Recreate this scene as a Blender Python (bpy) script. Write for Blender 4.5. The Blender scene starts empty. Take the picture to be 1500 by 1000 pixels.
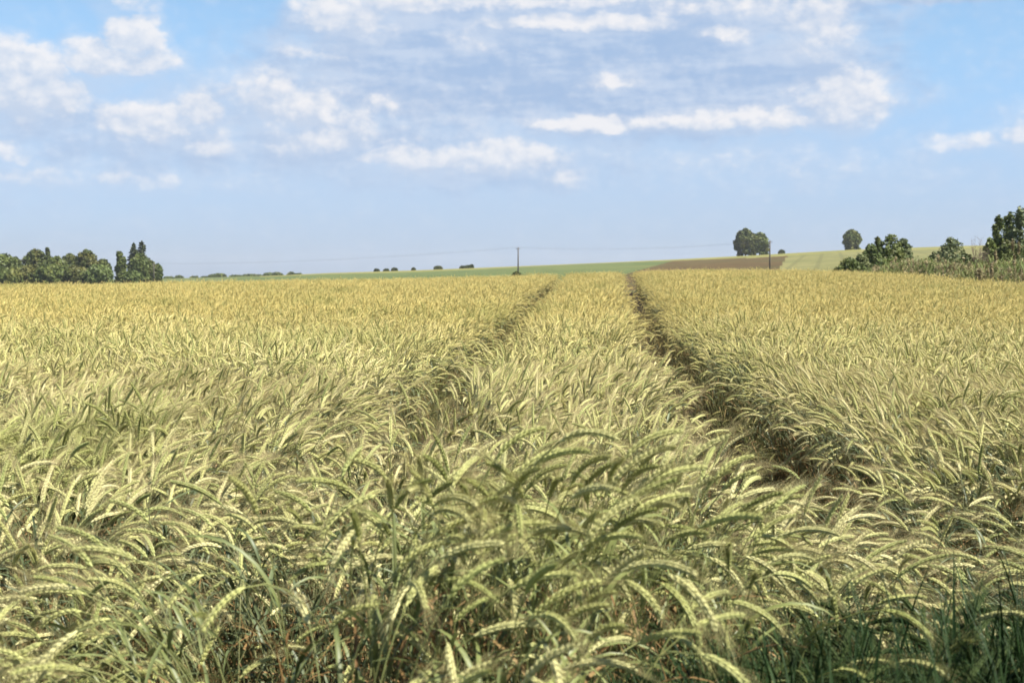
import bpy, math, random
import numpy as np

R = math.radians
SC = bpy.context.scene
COL = SC.collection
random.seed(7)
RNG = np.random.default_rng(11)

# ------------------------------------------------------------------ camera
EYE = 1.75            # eye height above the soil at the field edge
F = 2083.0            # focal length in pixels of a 1500 px wide frame
HZ = 395.0            # row of the true horizon
cam = bpy.data.cameras.new('camera')
cam.lens = 50.0; cam.sensor_width = 36.0
cam.clip_start = 0.05; cam.clip_end = 20000
cam.dof.use_dof = True
cam.dof.focus_distance = 7.5
cam.dof.aperture_fstop = 8.0
cam_o = bpy.data.objects.new('camera', cam); COL.objects.link(cam_o)
cam_o.location = (0, 0, EYE)
cam_o.rotation_euler = (R(90) - math.atan((500 - HZ) / F), 0, 0)
SC.camera = cam_o

# ------------------------------------------------------------------ light
SUN_EL, SUN_AZ = 56.0, 116.0     # azimuth clockwise from straight ahead (+Y)
sl = bpy.data.lights.new('sun', 'SUN'); sl.energy = 5.0; sl.angle = R(0.53); sl.color = (1.0, 0.95, 0.86)
so = bpy.data.objects.new('sun', sl); COL.objects.link(so)
so.rotation_euler = (R(90 - SUN_EL), 0, R(180 - SUN_AZ))
so.location = (30, -10, 40)
SC.view_settings.view_transform = 'Standard'
SC.view_settings.look = 'None'
SC.view_settings.gamma = 1.0
EV = 1.18
SC.view_settings.exposure = EV
SC.view_settings.use_curve_mapping = False
SC.cycles.max_bounces = 6
SC.cycles.diffuse_bounces = 2
SC.cycles.glossy_bounces = 2
SC.cycles.transmission_bounces = 4
SC.cycles.transparent_max_bounces = 6
SC.cycles.use_denoising = True
SC.cycles.denoiser = 'OPENIMAGEDENOISE'
SC.cycles.denoising_input_passes = 'RGB_ALBEDO_NORMAL'
SC.cycles.denoising_prefilter = 'ACCURATE'

# ------------------------------------------------------------------ node helper
class NT:
    def __init__(s, tree): s.t = tree; s.n = tree.nodes; s.l = tree.links
    def put(s, sock, v):
        if isinstance(v, bpy.types.NodeSocket): s.l.new(v, sock)
        elif v is not None: sock.default_value = v
    def m(s, op, a, b=None, c=None, clamp=False):
        n = s.n.new('ShaderNodeMath'); n.operation = op; n.use_clamp = clamp
        for i, v in enumerate((a, b, c)): s.put(n.inputs[i], v)
        return n.outputs[0]
    def v(s, op, a, b=None, out=0):
        n = s.n.new('ShaderNodeVectorMath'); n.operation = op
        s.put(n.inputs[0], a); s.put(n.inputs[1], b)
        return n.outputs[out]
    def xyz(s, x, y, z):
        n = s.n.new('ShaderNodeCombineXYZ')
        for i, v in enumerate((x, y, z)): s.put(n.inputs[i], v)
        return n.outputs[0]
    def sep(s, v):
        n = s.n.new('ShaderNodeSeparateXYZ'); s.put(n.inputs[0], v); return n.outputs
    def noise(s, vec, scale, detail=4, rough=0.5, dim='3D', dist=0.0):
        n = s.n.new('ShaderNodeTexNoise'); n.noise_dimensions = dim
        s.put(n.inputs['Vector'], vec); s.put(n.inputs['Scale'], scale)
        s.put(n.inputs['Detail'], detail); s.put(n.inputs['Roughness'], rough); s.put(n.inputs['Distortion'], dist)
        return n.outputs
    def mix(s, f, a, b):
        n = s.n.new('ShaderNodeMix'); n.data_type = 'RGBA'
        s.put(n.inputs['Factor'], f)
        s.put(n.inputs[6], (*a, 1) if isinstance(a, tuple) and len(a) == 3 else a)
        s.put(n.inputs[7], (*b, 1) if isinstance(b, tuple) and len(b) == 3 else b)
        return n.outputs[2]
    def ss(s, x, a, b):
        n = s.n.new('ShaderNodeMapRange'); n.interpolation_type = 'SMOOTHSTEP'
        s.put(n.inputs['Value'], x); s.put(n.inputs['From Min'], a); s.put(n.inputs['From Max'], b)
        return n.outputs[0]

# ------------------------------------------------------------------ sky
W = bpy.data.worlds.new('World'); SC.world = W; W.use_nodes = True
W.node_tree.nodes.clear()
w = NT(W.node_tree)
out = w.n.new('ShaderNodeOutputWorld'); bg = w.n.new('ShaderNodeBackground')
w.l.new(bg.outputs[0], out.inputs[0])
SKY_STRENGTH = 0.05
sky = w.n.new('ShaderNodeTexSky'); sky.sky_type = 'NISHITA'; sky.sun_disc = False
sky.sun_elevation = R(SUN_EL); sky.sun_rotation = R(SUN_AZ)
sky.altitude = 200; sky.air_density = 1.0; sky.dust_density = 0.6; sky.ozone_density = 1.5
co = w.n.new('ShaderNodeTexCoord').outputs['Generated']
dx, dy, dz = w.sep(w.v('NORMALIZE', co))
az = w.m('MULTIPLY', w.m('ARCTAN2', dx, dy), 180 / math.pi)
el = w.m('MULTIPLY', w.m('ARCSINE', dz), 180 / math.pi)
P = w.xyz(az, el, 0.0)
# ragged cloud edges: warp the direction by noise before measuring each cloud
Pn = w.xyz(w.m('MULTIPLY', az, 0.75), el, 0.0)
wn = w.noise(Pn, 0.75, 4, 0.6, '3D')[1]
warp = w.v('MULTIPLY', w.v('SUBTRACT', wn, (0.5, 0.5, 0.5)), (1.5, 1.1, 0.0))
Q = w.v('ADD', P, warp)
def deg(px, py, rx, ry):
    a = math.degrees(math.atan((px - 750) / F)); e = math.degrees(math.atan((HZ - py) / F))
    return a, e, rx / 36.4, ry / 36.4
def field(blobs, q):
    tot = None
    for px, py, rx, ry, wt in blobs:
        a, e, ra, re = deg(px, py, rx * 1.08, ry * 1.12)
        d = w.v('MULTIPLY', w.v('SUBTRACT', q, (a, e, 0)), (1 / ra, 1 / re, 0))
        r2 = w.v('DOT_PRODUCT', d, d, 1)
        b = w.m('MULTIPLY', w.m('MAXIMUM', w.m('MULTIPLY_ADD', r2, -0.5, 1.0), 0.0), wt)
        tot = b if tot is None else w.m('MAXIMUM', tot, b)
    return tot
white = [(330, 195, 330, 55, .42), (600, 228, 280, 36, .42), (180, 262, 240, 24, .38), (1130, 250, 200, 30, .38), (40, 150, 84, 46, 1), (6, 112, 42, 36, .9), (66, 114, 36, 24, 1), (176, 102, 74, 24, 1), (202, 70, 36, 30, 1), (190, 18, 40, 28, .5),
         (225, 190, 80, 34, .85), (292, 172, 42, 24, .85), (250, 218, 120, 22, .6), (400, 150, 90, 36, .7), (430, 168, 60, 32, .95), (460, 205, 92, 30, .8),
         (520, 195, 40, 36, .7), (8, 232, 40, 16, .75), (22, 265, 46, 16, .6), (160, 270, 34, 12, .6), (235, 270, 65, 12, .5), (320, 268, 60, 16, .4), (595, 236, 68, 20, .85),
         (722, 234, 96, 24, .9), (832, 258, 42, 18, .65), (565, 162, 26, 20, .5), (650, 175, 16, 14, .4), (515, 32, 74, 34, .9), (590, 8, 66, 22, .85), (470, 85, 50, 26, .6),
         (850, 38, 150, 14, .85), (800, 8, 200, 12, .6), (1060, 60, 38, 12, .7), (1195, 55, 50, 52, .75), (1040, 20, 150, 22, .5), (870, 184, 95, 12, .8), (1090, 182, 130, 18, .8), (1232, 156, 62, 40, .85),
         (900, 122, 30, 12, .6), (1418, 220, 50, 13, .65), (1492, 206, 34, 24, .7), (1060, 252, 80, 20, .45), (1160, 256, 80, 16, .4), (1300, 275, 70, 10, .3), (1010, 275, 60, 12, .3), (700, 62, 50, 20, .5)]
grey = [(800, 85, 330, 84, 1), (980, 120, 260, 66, 1), (900, 30, 330, 60, .9), (600, 110, 170, 62, .8), (1350, 6, 170, 18, .9), (520, 190, 200, 60, .5), (700, 150, 220, 40, .6),
        (1050, 165, 190, 32, .6), (60, 190, 130, 30, .5), (250, 225, 150, 28, .5), (470, 225, 160, 24, .5), (720, 255, 170, 26, .5)]
n1 = w.noise(Pn, 0.95, 7, 0.56, '3D')[0]
n2 = w.noise(w.v('ADD', Pn, (0.16, 0.2, 0)), 0.95, 7, 0.56, '3D')[0]     # the same cloud a little nearer the sun
relief = w.m('MULTIPLY', w.m('SUBTRACT', n1, n2), 1.0)
fw = field(white, Q); fw2 = field(white, w.v('ADD', Q, (0.25, 0.55, 0)))
dw = w.m('ADD', w.m('MULTIPLY', fw, 1.2), w.m('MULTIPLY', w.m('SUBTRACT', n1, 0.5), 0.95))
dg = w.m('ADD', field(grey, Q), w.m('MULTIPLY', w.m('SUBTRACT', n2, 0.5), 0.9))
vo = w.n.new('ShaderNodeTexVoronoi'); vo.feature = 'SMOOTH_F1'; w.put(vo.inputs['Vector'], w.v('ADD', Pn, w.v('MULTIPLY', warp, (0.35, 0.35, 0)))); vo.inputs['Scale'].default_value = 1.7; vo.inputs['Detail'].default_value = 2.0; vo.inputs['Roughness'].default_value = 0.5; vo.inputs['Smoothness'].default_value = 0.4
bil = w.m('SUBTRACT', 0.58, vo.outputs['Distance'])
dw = w.m('ADD', dw, w.m('MULTIPLY', bil, 0.30))
soft = w.m('MULTIPLY_ADD', w.m('SUBTRACT', fw2, fw), 1.6, 0.85)      # crisp towards the sun, dissolving below
soft = w.m('MINIMUM', w.m('MAXIMUM', soft, 0.75), 1.5)
tw = w.m('MINIMUM', w.m('MAXIMUM', w.m('DIVIDE', w.m('SUBTRACT', dw, 0.04), soft), 0.0), 1.0)
aw = w.m('MAXIMUM', w.m('MULTIPLY', w.ss(tw, 0.0, 1.0), 0.90), w.m('MULTIPLY', w.ss(dw, -0.35, 0.6), 0.38))
streak = w.noise(w.xyz(w.m('MULTIPLY', az, 0.22), w.m('MULTIPLY', el, 1.1), 3.7), 1.0, 5, 0.55, '3D')[0]
ag = w.m('MULTIPLY', w.ss(dg, 0.0, 0.7), w.m('MULTIPLY_ADD', streak, 0.3, 0.78), clamp=True)
# fair-weather cloud over the rest of the dome
n3 = w.noise(w.v('MULTIPLY', co, (1, 1, 2.2)), 2.2, 7, 0.55, '3D')[0]
rest = w.m('MULTIPLY', w.ss(n3, 0.56, 0.72), w.m('MAXIMUM', w.ss(el, 13.5, 20), w.ss(w.m('ABSOLUTE', az), 24, 34)))
aw = w.m('MAXIMUM', aw, w.m('MULTIPLY', rest, 0.6))
k = 1.0 / (SKY_STRENGTH * 2 ** EV)
lit = w.m('ADD', w.m('MULTIPLY', relief, 1.8), w.m('MULTIPLY_ADD', w.m('SUBTRACT', fw, fw2), 1.3, w.m('MULTIPLY_ADD', bil, 0.8, 0.48)), clamp=True)
wcol = w.mix(lit, (0.60 * k, 0.69 * k, 0.84 * k), (0.92 * k, 0.91 * k, 0.93 * k))
gcol = w.mix(w.ss(w.m('ADD', streak, w.m('MULTIPLY', relief, 0.5)), 0.36, 0.66), (0.39 * k, 0.53 * k, 0.765 * k), (0.56 * k, 0.67 * k, 0.85 * k))
# low haze near the horizon thins the clouds
low = w.ss(el, 1.0, 6.0)
aw = w.m('MULTIPLY', aw, w.m('MULTIPLY_ADD', low, 0.6, 0.4))
ag = w.m('MULTIPLY', ag, w.m('MULTIPLY_ADD', low, 0.6, 0.4))
blue = w.v('MULTIPLY', sky.outputs[0], w.mix(w.ss(el, 12.0, 24.0), w.mix(w.ss(el, 0.0, 11.0), (0.74, 0.90, 1.42), (1.20, 1.36, 1.46)), (0.85, 0.92, 1.0)))
veil = [(600, 215, 620, 110, 1), (100, 260, 420, 90, .8), (900, 230, 420, 90, .8), (1250, 330, 600, 120, .7), (750, 330, 900, 110, .8)]
av = w.m('MULTIPLY', w.ss(w.m('ADD', field(veil, Q), w.m('MULTIPLY', w.m('SUBTRACT', n2, 0.5), 0.5)), 0.0, 1.1), 0.72)
c = w.mix(av, blue, (0.53 * k, 0.655 * k, 0.845 * k))
c = w.mix(ag, c, gcol)
c = w.mix(aw, c, wcol)
w.l.new(c, bg.inputs[0]); bg.inputs[1].default_value = SKY_STRENGTH

# ------------------------------------------------------------------ terrain
def ss(a, b, x):
    t = np.clip((np.asarray(x, float) - a) / (b - a), 0, 1); return t * t * (3 - 2 * t)
CR_PX = [-400, 0, 240, 400, 480, 620, 760, 880, 980, 1100, 1240, 1400, 1600, 2200]
CR_PY = [412, 411, 409, 404, 400, 395.5, 390, 385, 380.5, 374.5, 367, 362, 359, 356]
def field_end(px):     # distance at which the rye stops
    return np.interp(px, [-300, 0, 750, 900, 1230, 1290, 1400, 1500, 1800], [58, 60, 74, 78, 78, 66, 52, 44, 40])
def terrain(x, y):
    x = np.asarray(x, float); y = np.asarray(y, float)
    d = np.hypot(x, y)
    px = np.where(y > 0.2, 750 + F * x / np.maximum(y, 0.2), np.where(x > 0, 2200, -400))
    px = np.clip(px, -400, 2200)
    g = 0.46 * ss(15, 72, y) * np.exp(-((x - 11) / 11.0) ** 2) - 0.10 * ss(25, 60, y) * ss(-5, -22, x)
    g = g + 0.25 * np.exp(-(np.abs(x + 0.06) / 0.56) ** 4) * ss(4.2, 3.0, y) * ss(1.9, 2.7, y)
    de = field_end(px)
    g = g + 0.16 * ss(14, 60, y)
    zc = EYE + (HZ - np.interp(px, CR_PX, CR_PY)) * 600 / F
    zv = -1.5
    a = ss(de + 1, 130, d)
    z = g * (1 - a) + zv * a
    t = np.clip((d - 130) / 470, 0, 1)
    z = np.where(d > 130, zv + (zc - zv) * t ** 1.15, z)
    zf = EYE - 16 / F * d
    b = ss(600, 1000, d)
    z = np.where(d > 600, zc * (1 - b) + zf * b, z)
    return z
def T1(x, y): return float(terrain(x, y))

# ------------------------------------------------------------------ materials
def mat(name):
    m = bpy.data.materials.new(name); m.use_nodes = True
    m.node_tree.nodes.clear()
    t = NT(m.node_tree)
    o = t.n.new('ShaderNodeOutputMaterial')
    return m, t, o
def surf(t, o, col, rough=0.6, trans=0.0, tcol=None, spec=0.3, bump=None):
    p = t.n.new('ShaderNodeBsdfPrincipled')
    t.put(p.inputs['Base Color'], (*col, 1) if isinstance(col, tuple) else col)
    p.inputs['Roughness'].default_value = rough
    p.inputs['Specular IOR Level'].default_value = spec
    if bump is not None: t.l.new(bump, p.inputs['Normal'])
    if trans > 0:
        tr = t.n.new('ShaderNodeBsdfTranslucent'); t.put(tr.inputs[0], tcol if tcol is not None else col)
        mx = t.n.new('ShaderNodeMixShader'); mx.inputs[0].default_value = trans
        t.l.new(p.outputs[0], mx.inputs[1]); t.l.new(tr.outputs[0], mx.inputs[2]); t.l.new(mx.outputs[0], o.inputs[0])
    else:
        t.l.new(p.outputs[0], o.inputs[0])
def plant_mat(name, a, b, rough=0.5, trans=0.25, spec=0.35, patch=0.0, pcol=(0.5, 0.4, 0.15), nscale=60):
    m, t, o = mat(name)
    rnd = t.n.new('ShaderNodeObjectInfo').outputs['Random']
    pos = t.n.new('ShaderNodeNewGeometry').outputs['Position']
    n = t.noise(pos, nscale, 2)[0]
    f = t.m('ADD', t.m('MULTIPLY', rnd, 0.7), t.m('MULTIPLY_ADD', n, 0.8, -0.25), clamp=True)
    c = t.mix(f, a, b)
    if patch > 0:      # the crop ripens unevenly: golden further out in the field
        y = t.sep(pos)[1]
        big = t.noise(pos, 0.12, 2)[0]
        r = t.m('MULTIPLY', t.ss(t.m('ADD', y, t.m('MULTIPLY_ADD', big, 12, -6)), 3, 25), patch)
        c = t.mix(r, c, pcol)
        gp_ = t.noise(pos, 0.45, 3)[0]
        c = t.mix(t.m('MULTIPLY', t.ss(gp_, 0.52, 0.72), 0.6), c, (0.27, 0.29, 0.08))      # greener patches
    surf(t, o, c, rough, trans, None, spec)
    return m
M = {}
GOLD = (0.585, 0.465, 0.145)
M['ear_straw'] = plant_mat('ear_straw', (0.58, 0.545, 0.255), (0.72, 0.67, 0.35), .5, .06, .3, .8, GOLD, 120)
M['ear_yellow_green'] = plant_mat('ear_yellow_green', (0.46, 0.475, 0.175), (0.60, 0.585, 0.25), .5, .06, .3, .8, GOLD, 120)
M['ear_green'] = plant_mat('ear_green', (0.28, 0.315, 0.105), (0.43, 0.45, 0.17), .5, .06, .3, .6, (0.34, 0.28, 0.085), 120)
M['awn'] = plant_mat('awn', (0.42, 0.35, 0.16), (0.58, 0.48, 0.25), .45, .25, .4, .7, GOLD, 30)
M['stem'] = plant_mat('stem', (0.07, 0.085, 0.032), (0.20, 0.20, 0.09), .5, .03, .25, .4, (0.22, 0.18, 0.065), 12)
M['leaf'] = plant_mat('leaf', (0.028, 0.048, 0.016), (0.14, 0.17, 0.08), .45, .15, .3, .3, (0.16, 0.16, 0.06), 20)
M['leaf_dry'] = plant_mat('leaf_dry', (0.15, 0.08, 0.03), (0.32, 0.22, 0.09), .6, .2, .2, 0, GOLD, 20)
M['blade_glass_tint'] = plant_mat('blade_glass_tint', (0.007, 0.019, 0.005), (0.025, 0.050, 0.013), .55, .12, .12, 0, GOLD, 20)  # dimming by tinted window glass, put into the blade colour
M['ear_glass_tint'] = plant_mat('ear_glass_tint', (0.026, 0.042, 0.012), (0.06, 0.085, 0.025), .6, .05, .12, 0, GOLD, 120)  # same glass dimming put into the colour of ears and awns

def ground_mat(name, a, b, scale, c3=None, rows=None, rowcol=None):
    m, t, o = mat(name)
    pos = t.n.new('ShaderNodeNewGeometry').outputs['Position']
    n = t.noise(pos, scale, 6, 0.65)[0]
    c = t.mix(t.ss(n, 0.35, 0.65), a, b)
    fine = t.noise(t.v('MULTIPLY', pos, (1.0, 0.35, 1.0)), scale * 9, 4, 0.6)[0]
    c = t.mix(t.m('MULTIPLY', t.ss(fine, 0.42, 0.7), 0.45), c, tuple(v * 0.62 for v in a))
    if c3 is not None:
        n2 = t.noise(pos, scale * 0.22, 3)[0]
        c = t.mix(t.m('MULTIPLY', t.ss(n2, 0.45, 0.7), 0.7), c, c3)
    if rows:
        wv = t.n.new('ShaderNodeTexWave'); wv.bands_direction = 'X'
        ro = t.n.new('ShaderNodeVectorRotate'); ro.rotation_type = 'Z_AXIS'; t.l.new(pos, ro.inputs['Vector']); ro.inputs['Angle'].default_value = rows[1]
        t.l.new(ro.outputs[0], wv.inputs['Vector']); wv.inputs['Scale'].default_value = rows[0]; wv.inputs['Distortion'].default_value = 1.2; wv.inputs['Detail Scale'].default_value = 0.02
        c = t.mix(t.m('MULTIPLY', t.ss(wv.outputs[1], 0.86, 0.98), 0.55), c, rowcol)
    surf(t, o, c, 0.9, 0, None, 0.1)
    return m
M['soil'] = ground_mat('soil', (0.03, 0.02, 0.012), (0.06, 0.042, 0.025), 3.0)
M['grass_far'] = ground_mat('grass_far', (0.085, 0.11, 0.04), (0.12, 0.135, 0.05), 0.05)
M['green_field'] = ground_mat('green_field', (0.075, 0.105, 0.035), (0.115, 0.135, 0.045), 0.03, (0.15, 0.15, 0.05), (0.055, -0.35), (0.04, 0.06, 0.022))
M['brown_field'] = ground_mat('brown_field', (0.066, 0.044, 0.016), (0.105, 0.070, 0.027), 0.12, (0.066, 0.070, 0.022))
M['tan_field'] = ground_mat('tan_field', (0.135, 0.135, 0.05), (0.19, 0.175, 0.068), 0.05, (0.11, 0.12, 0.042), (0.05, 0.22), (0.10, 0.10, 0.04))
M['gold_strip'] = ground_mat('gold_strip', (0.15, 0.15, 0.045), (0.21, 0.195, 0.06), 0.06)

def foliage(name, a, b, c3=None, trans=.2):
    m, t, o = mat(name)
    g = t.n.new('ShaderNodeNewGeometry')
    rnd = g.outputs['Random Per Island']
    n = t.noise(g.outputs['Position'], 0.55, 3)[0]
    f = t.m('ADD', t.m('MULTIPLY', rnd, 0.55), t.m('MULTIPLY_ADD', n, 1.6, -0.55), clamp=True)
    c = t.mix(f, a, b)
    if c3 is not None:
        n2 = t.noise(g.outputs['Position'], 0.22, 2)[0]
        c = t.mix(t.m('MULTIPLY', t.ss(n2, 0.5, 0.66), 0.6), c, c3)
    surf(t, o, c, 0.55, trans, None, 0.25)
    return m
M['fol_dark'] = foliage('fol_dark', (0.035, 0.052, 0.014), (0.11, 0.13, 0.033), (0.15, 0.135, 0.035))
M['fol_mid'] = foliage('fol_mid', (0.05, 0.075, 0.019), (0.15, 0.18, 0.045), (0.18, 0.17, 0.045))
M['fol_light'] = foliage('fol_light', (0.065, 0.095, 0.025), (0.16, 0.20, 0.06))
M['fol_spruce'] = foliage('fol_spruce', (0.032, 0.048, 0.02), (0.085, 0.10, 0.042), None, .08)
M['fol_willow'] = foliage('fol_willow', (0.07, 0.095, 0.035), (0.17, 0.195, 0.085), (0.18, 0.18, 0.06))
M['bark'] = ground_mat('bark', (0.05, 0.04, 0.03), (0.11, 0.09, 0.07), 5.0)
M['wood'] = ground_mat('wood', (0.07, 0.06, 0.05), (0.13, 0.115, 0.10), 8.0)
M['twig'] = ground_mat('twig', (0.16, 0.12, 0.085), (0.26, 0.20, 0.15), 4.0)
m_, t_, o_ = mat('ceramic'); surf(t_, o_, (0.25, 0.25, 0.24), 0.3); M['ceramic'] = m_
m_, t_, o_ = mat('wire'); surf(t_, o_, (0.12, 0.12, 0.12), 0.5); M['wire'] = m_
M['reed'] = plant_mat('reed', (0.06, 0.095, 0.025), (0.18, 0.20, 0.06), .5, .2, .3, 0, GOLD, 2)
M['reed_dry'] = plant_mat('reed_dry', (0.22, 0.18, 0.095), (0.34, 0.28, 0.15), .6, .2, .2, 0, GOLD, 2)

# ------------------------------------------------------------------ mesh helper
class MB:
    """gathers vertices and faces; build() makes one mesh, link() one object"""
    def __init__(s): s.V = []; s.Fc = []; s.mi = []; s.n = 0
    def add(s, V, Fc, mi=0):
        V = np.asarray(V, float).reshape(-1, 3)
        s.V.append(V)
        s.Fc += [tuple(i + s.n for i in f) for f in Fc]; s.mi += [mi] * len(Fc)
        s.n += len(V)
    def join(s, o, mi=None, rot=None, loc=None):
        V = np.vstack(o.V)
        if rot is not None: V = V @ rot.T
        if loc is not None: V = V + np.asarray(loc)
        s.V.append(V); s.Fc += [tuple(i + s.n for i in f) for f in o.Fc]
        s.mi += list(o.mi) if mi is None else [mi] * len(o.Fc)
        s.n += len(V)
    def tube(s, pts, radii, sides=4, mi=0, cap=False):
        pts = np.asarray(pts, float); k = len(pts)
        rings = []
        for i in range(k):
            t = pts[min(i + 1, k - 1)] - pts[max(i - 1, 0)]; t = t / (np.linalg.norm(t) + 1e-12)
            a = np.cross(t, (0.13, 0.97, 0.2)); a /= np.linalg.norm(a) + 1e-12; b = np.cross(t, a)
            for j in range(sides):
                th = 2 * math.pi * j / sides
                rings.append(pts[i] + radii[i] * (math.cos(th) * a + math.sin(th) * b))
        fs = [(i * sides + j, i * sides + (j + 1) % sides, (i + 1) * sides + (j + 1) % sides, (i + 1) * sides + j) for i in range(k - 1) for j in range(sides)]
        if cap: fs += [tuple(range(sides))[::-1], tuple(range((k - 1) * sides, k * sides))]
        s.add(rings, fs, mi)
    def mesh(s, name, mats, smooth=True):
        me = bpy.data.meshes.new(name)
        V = np.vstack(s.V) if s.V else np.zeros((0, 3))
        me.from_pydata(V.tolist(), [], s.Fc)
        for m in mats: me.materials.append(M[m])
        if len(mats) > 1: me.polygons.foreach_set('material_index', s.mi)
        if smooth: me.polygons.foreach_set('use_smooth', [True] * len(s.Fc))
        me.update()
        return me
    def link(s, name, mats, parent=None, smooth=True):
        return link(name, s.mesh(name, mats, smooth), parent)
def link(name, me, parent=None):
    o = bpy.data.objects.new(name, me); COL.objects.link(o)
    if parent is not None: o.parent = parent
    return o
def tag(o, label=None, cat=None, group=None, kind=None):
    if label: o['label'] = label
    if cat: o['category'] = cat
    if group: o['group'] = group
    if kind: o['kind'] = kind
    return o
def empty(name, loc, rot=(0, 0, 0)):
    o = bpy.data.objects.new(name, None); COL.objects.link(o); o.location = loc; o.rotation_euler = rot
    o.empty_display_size = 0.1
    return o

# ------------------------------------------------------------------ ground sheets
def build_ground():
    azs = np.concatenate([np.linspace(-180, -26, 40)[:-1], np.linspace(-26, -21, 12)[:-1], np.linspace(-21, 21.5, 420)[:-1], np.linspace(21.5, 27, 12)[:-1], np.linspace(27, 180, 40)])
    ds = np.concatenate([np.linspace(0.3, 6, 30)[:-1], np.linspace(6, 80, 50)[:-1], np.linspace(80, 130, 16)[:-1], np.linspace(130, 600, 110)[:-1], np.linspace(600, 1000, 14)[:-1], np.geomspace(1000, 3000, 12)])
    A, D = np.meshgrid(np.radians(azs), ds)
    X = D * np.sin(A); Y = D * np.cos(A); Z = terrain(X, Y)
    nd, na = A.shape
    idx = np.arange(nd * na).reshape(nd, na)
    V = np.stack([X, Y, Z], -1).reshape(-1, 3)
    parts = {k: [] for k in ('ground', 'green_field', 'ploughed_field', 'stubble_field', 'ripe_field')}
    PX = 750 + F * X / np.maximum(Y, 1e-3); PY = HZ + (EYE - Z) * F / np.maximum(Y, 1e-3)
    rg = np.random.default_rng(3)
    for i in range(nd - 1):
        dm = 0.5 * (ds[i] + ds[i + 1])
        for j in range(na - 1):
            f = (int(idx[i, j]), int(idx[i, j + 1]), int(idx[i + 1, j + 1]), int(idx[i + 1, j]))
            am = 0.5 * (azs[j] + azs[j + 1])
            kind = 'ground'
            if 100 < dm < 620 and -16 < am < 27:
                px = PX[i, j]; py = PY[i, j]
                yc = np.interp(px, CR_PX, CR_PY)
                th = 2.0 + 0.8 * math.sin(px * 0.013) + (0.8 if px > 1090 else 0)
                if px < 380: kind = 'ground' if px < 330 else 'green_field'
                elif dm > 585 or (py < yc + th and dm > 380): kind = 'ripe_field'
                elif px > 1152 - (py - 373) * 0.62: kind = 'stubble_field'
                elif px > max(985 - (py - 382) * 3.6, 900): kind = 'ploughed_field'
                elif px > 330: kind = 'green_field'
            parts[kind].append(f)
    mats = {'ground': 'grass_far', 'green_field': 'green_field', 'ploughed_field': 'brown_field', 'stubble_field': 'tan_field', 'ripe_field': 'gold_strip'}
    for kname, fs in parts.items():
        used = np.unique(np.array(fs).ravel())
        remap = np.full(len(V), -1); remap[used] = np.arange(len(used))
        b = MB(); b.add(V[used], [tuple(int(remap[q]) for q in f) for f in fs])
        o = b.link(kname, [mats[kname]])
        tag(o, kind='structure')
        if kname == 'ground':
            # bare soil under the crop
            o.data.materials.append(M['soil'])
            ctr = np.array([V[list(f)].mean(0) for f in fs]); d = np.hypot(ctr[:, 0], ctr[:, 1])
            px = np.clip(750 + F * ctr[:, 0] / np.maximum(ctr[:, 1], 0.2), -400, 2200)
            o.data.polygons.foreach_set('material_index', ((d < field_end(px) + 0.5) & (ctr[:, 1] > 1.0)).astype(int).tolist())
build_ground()

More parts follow.
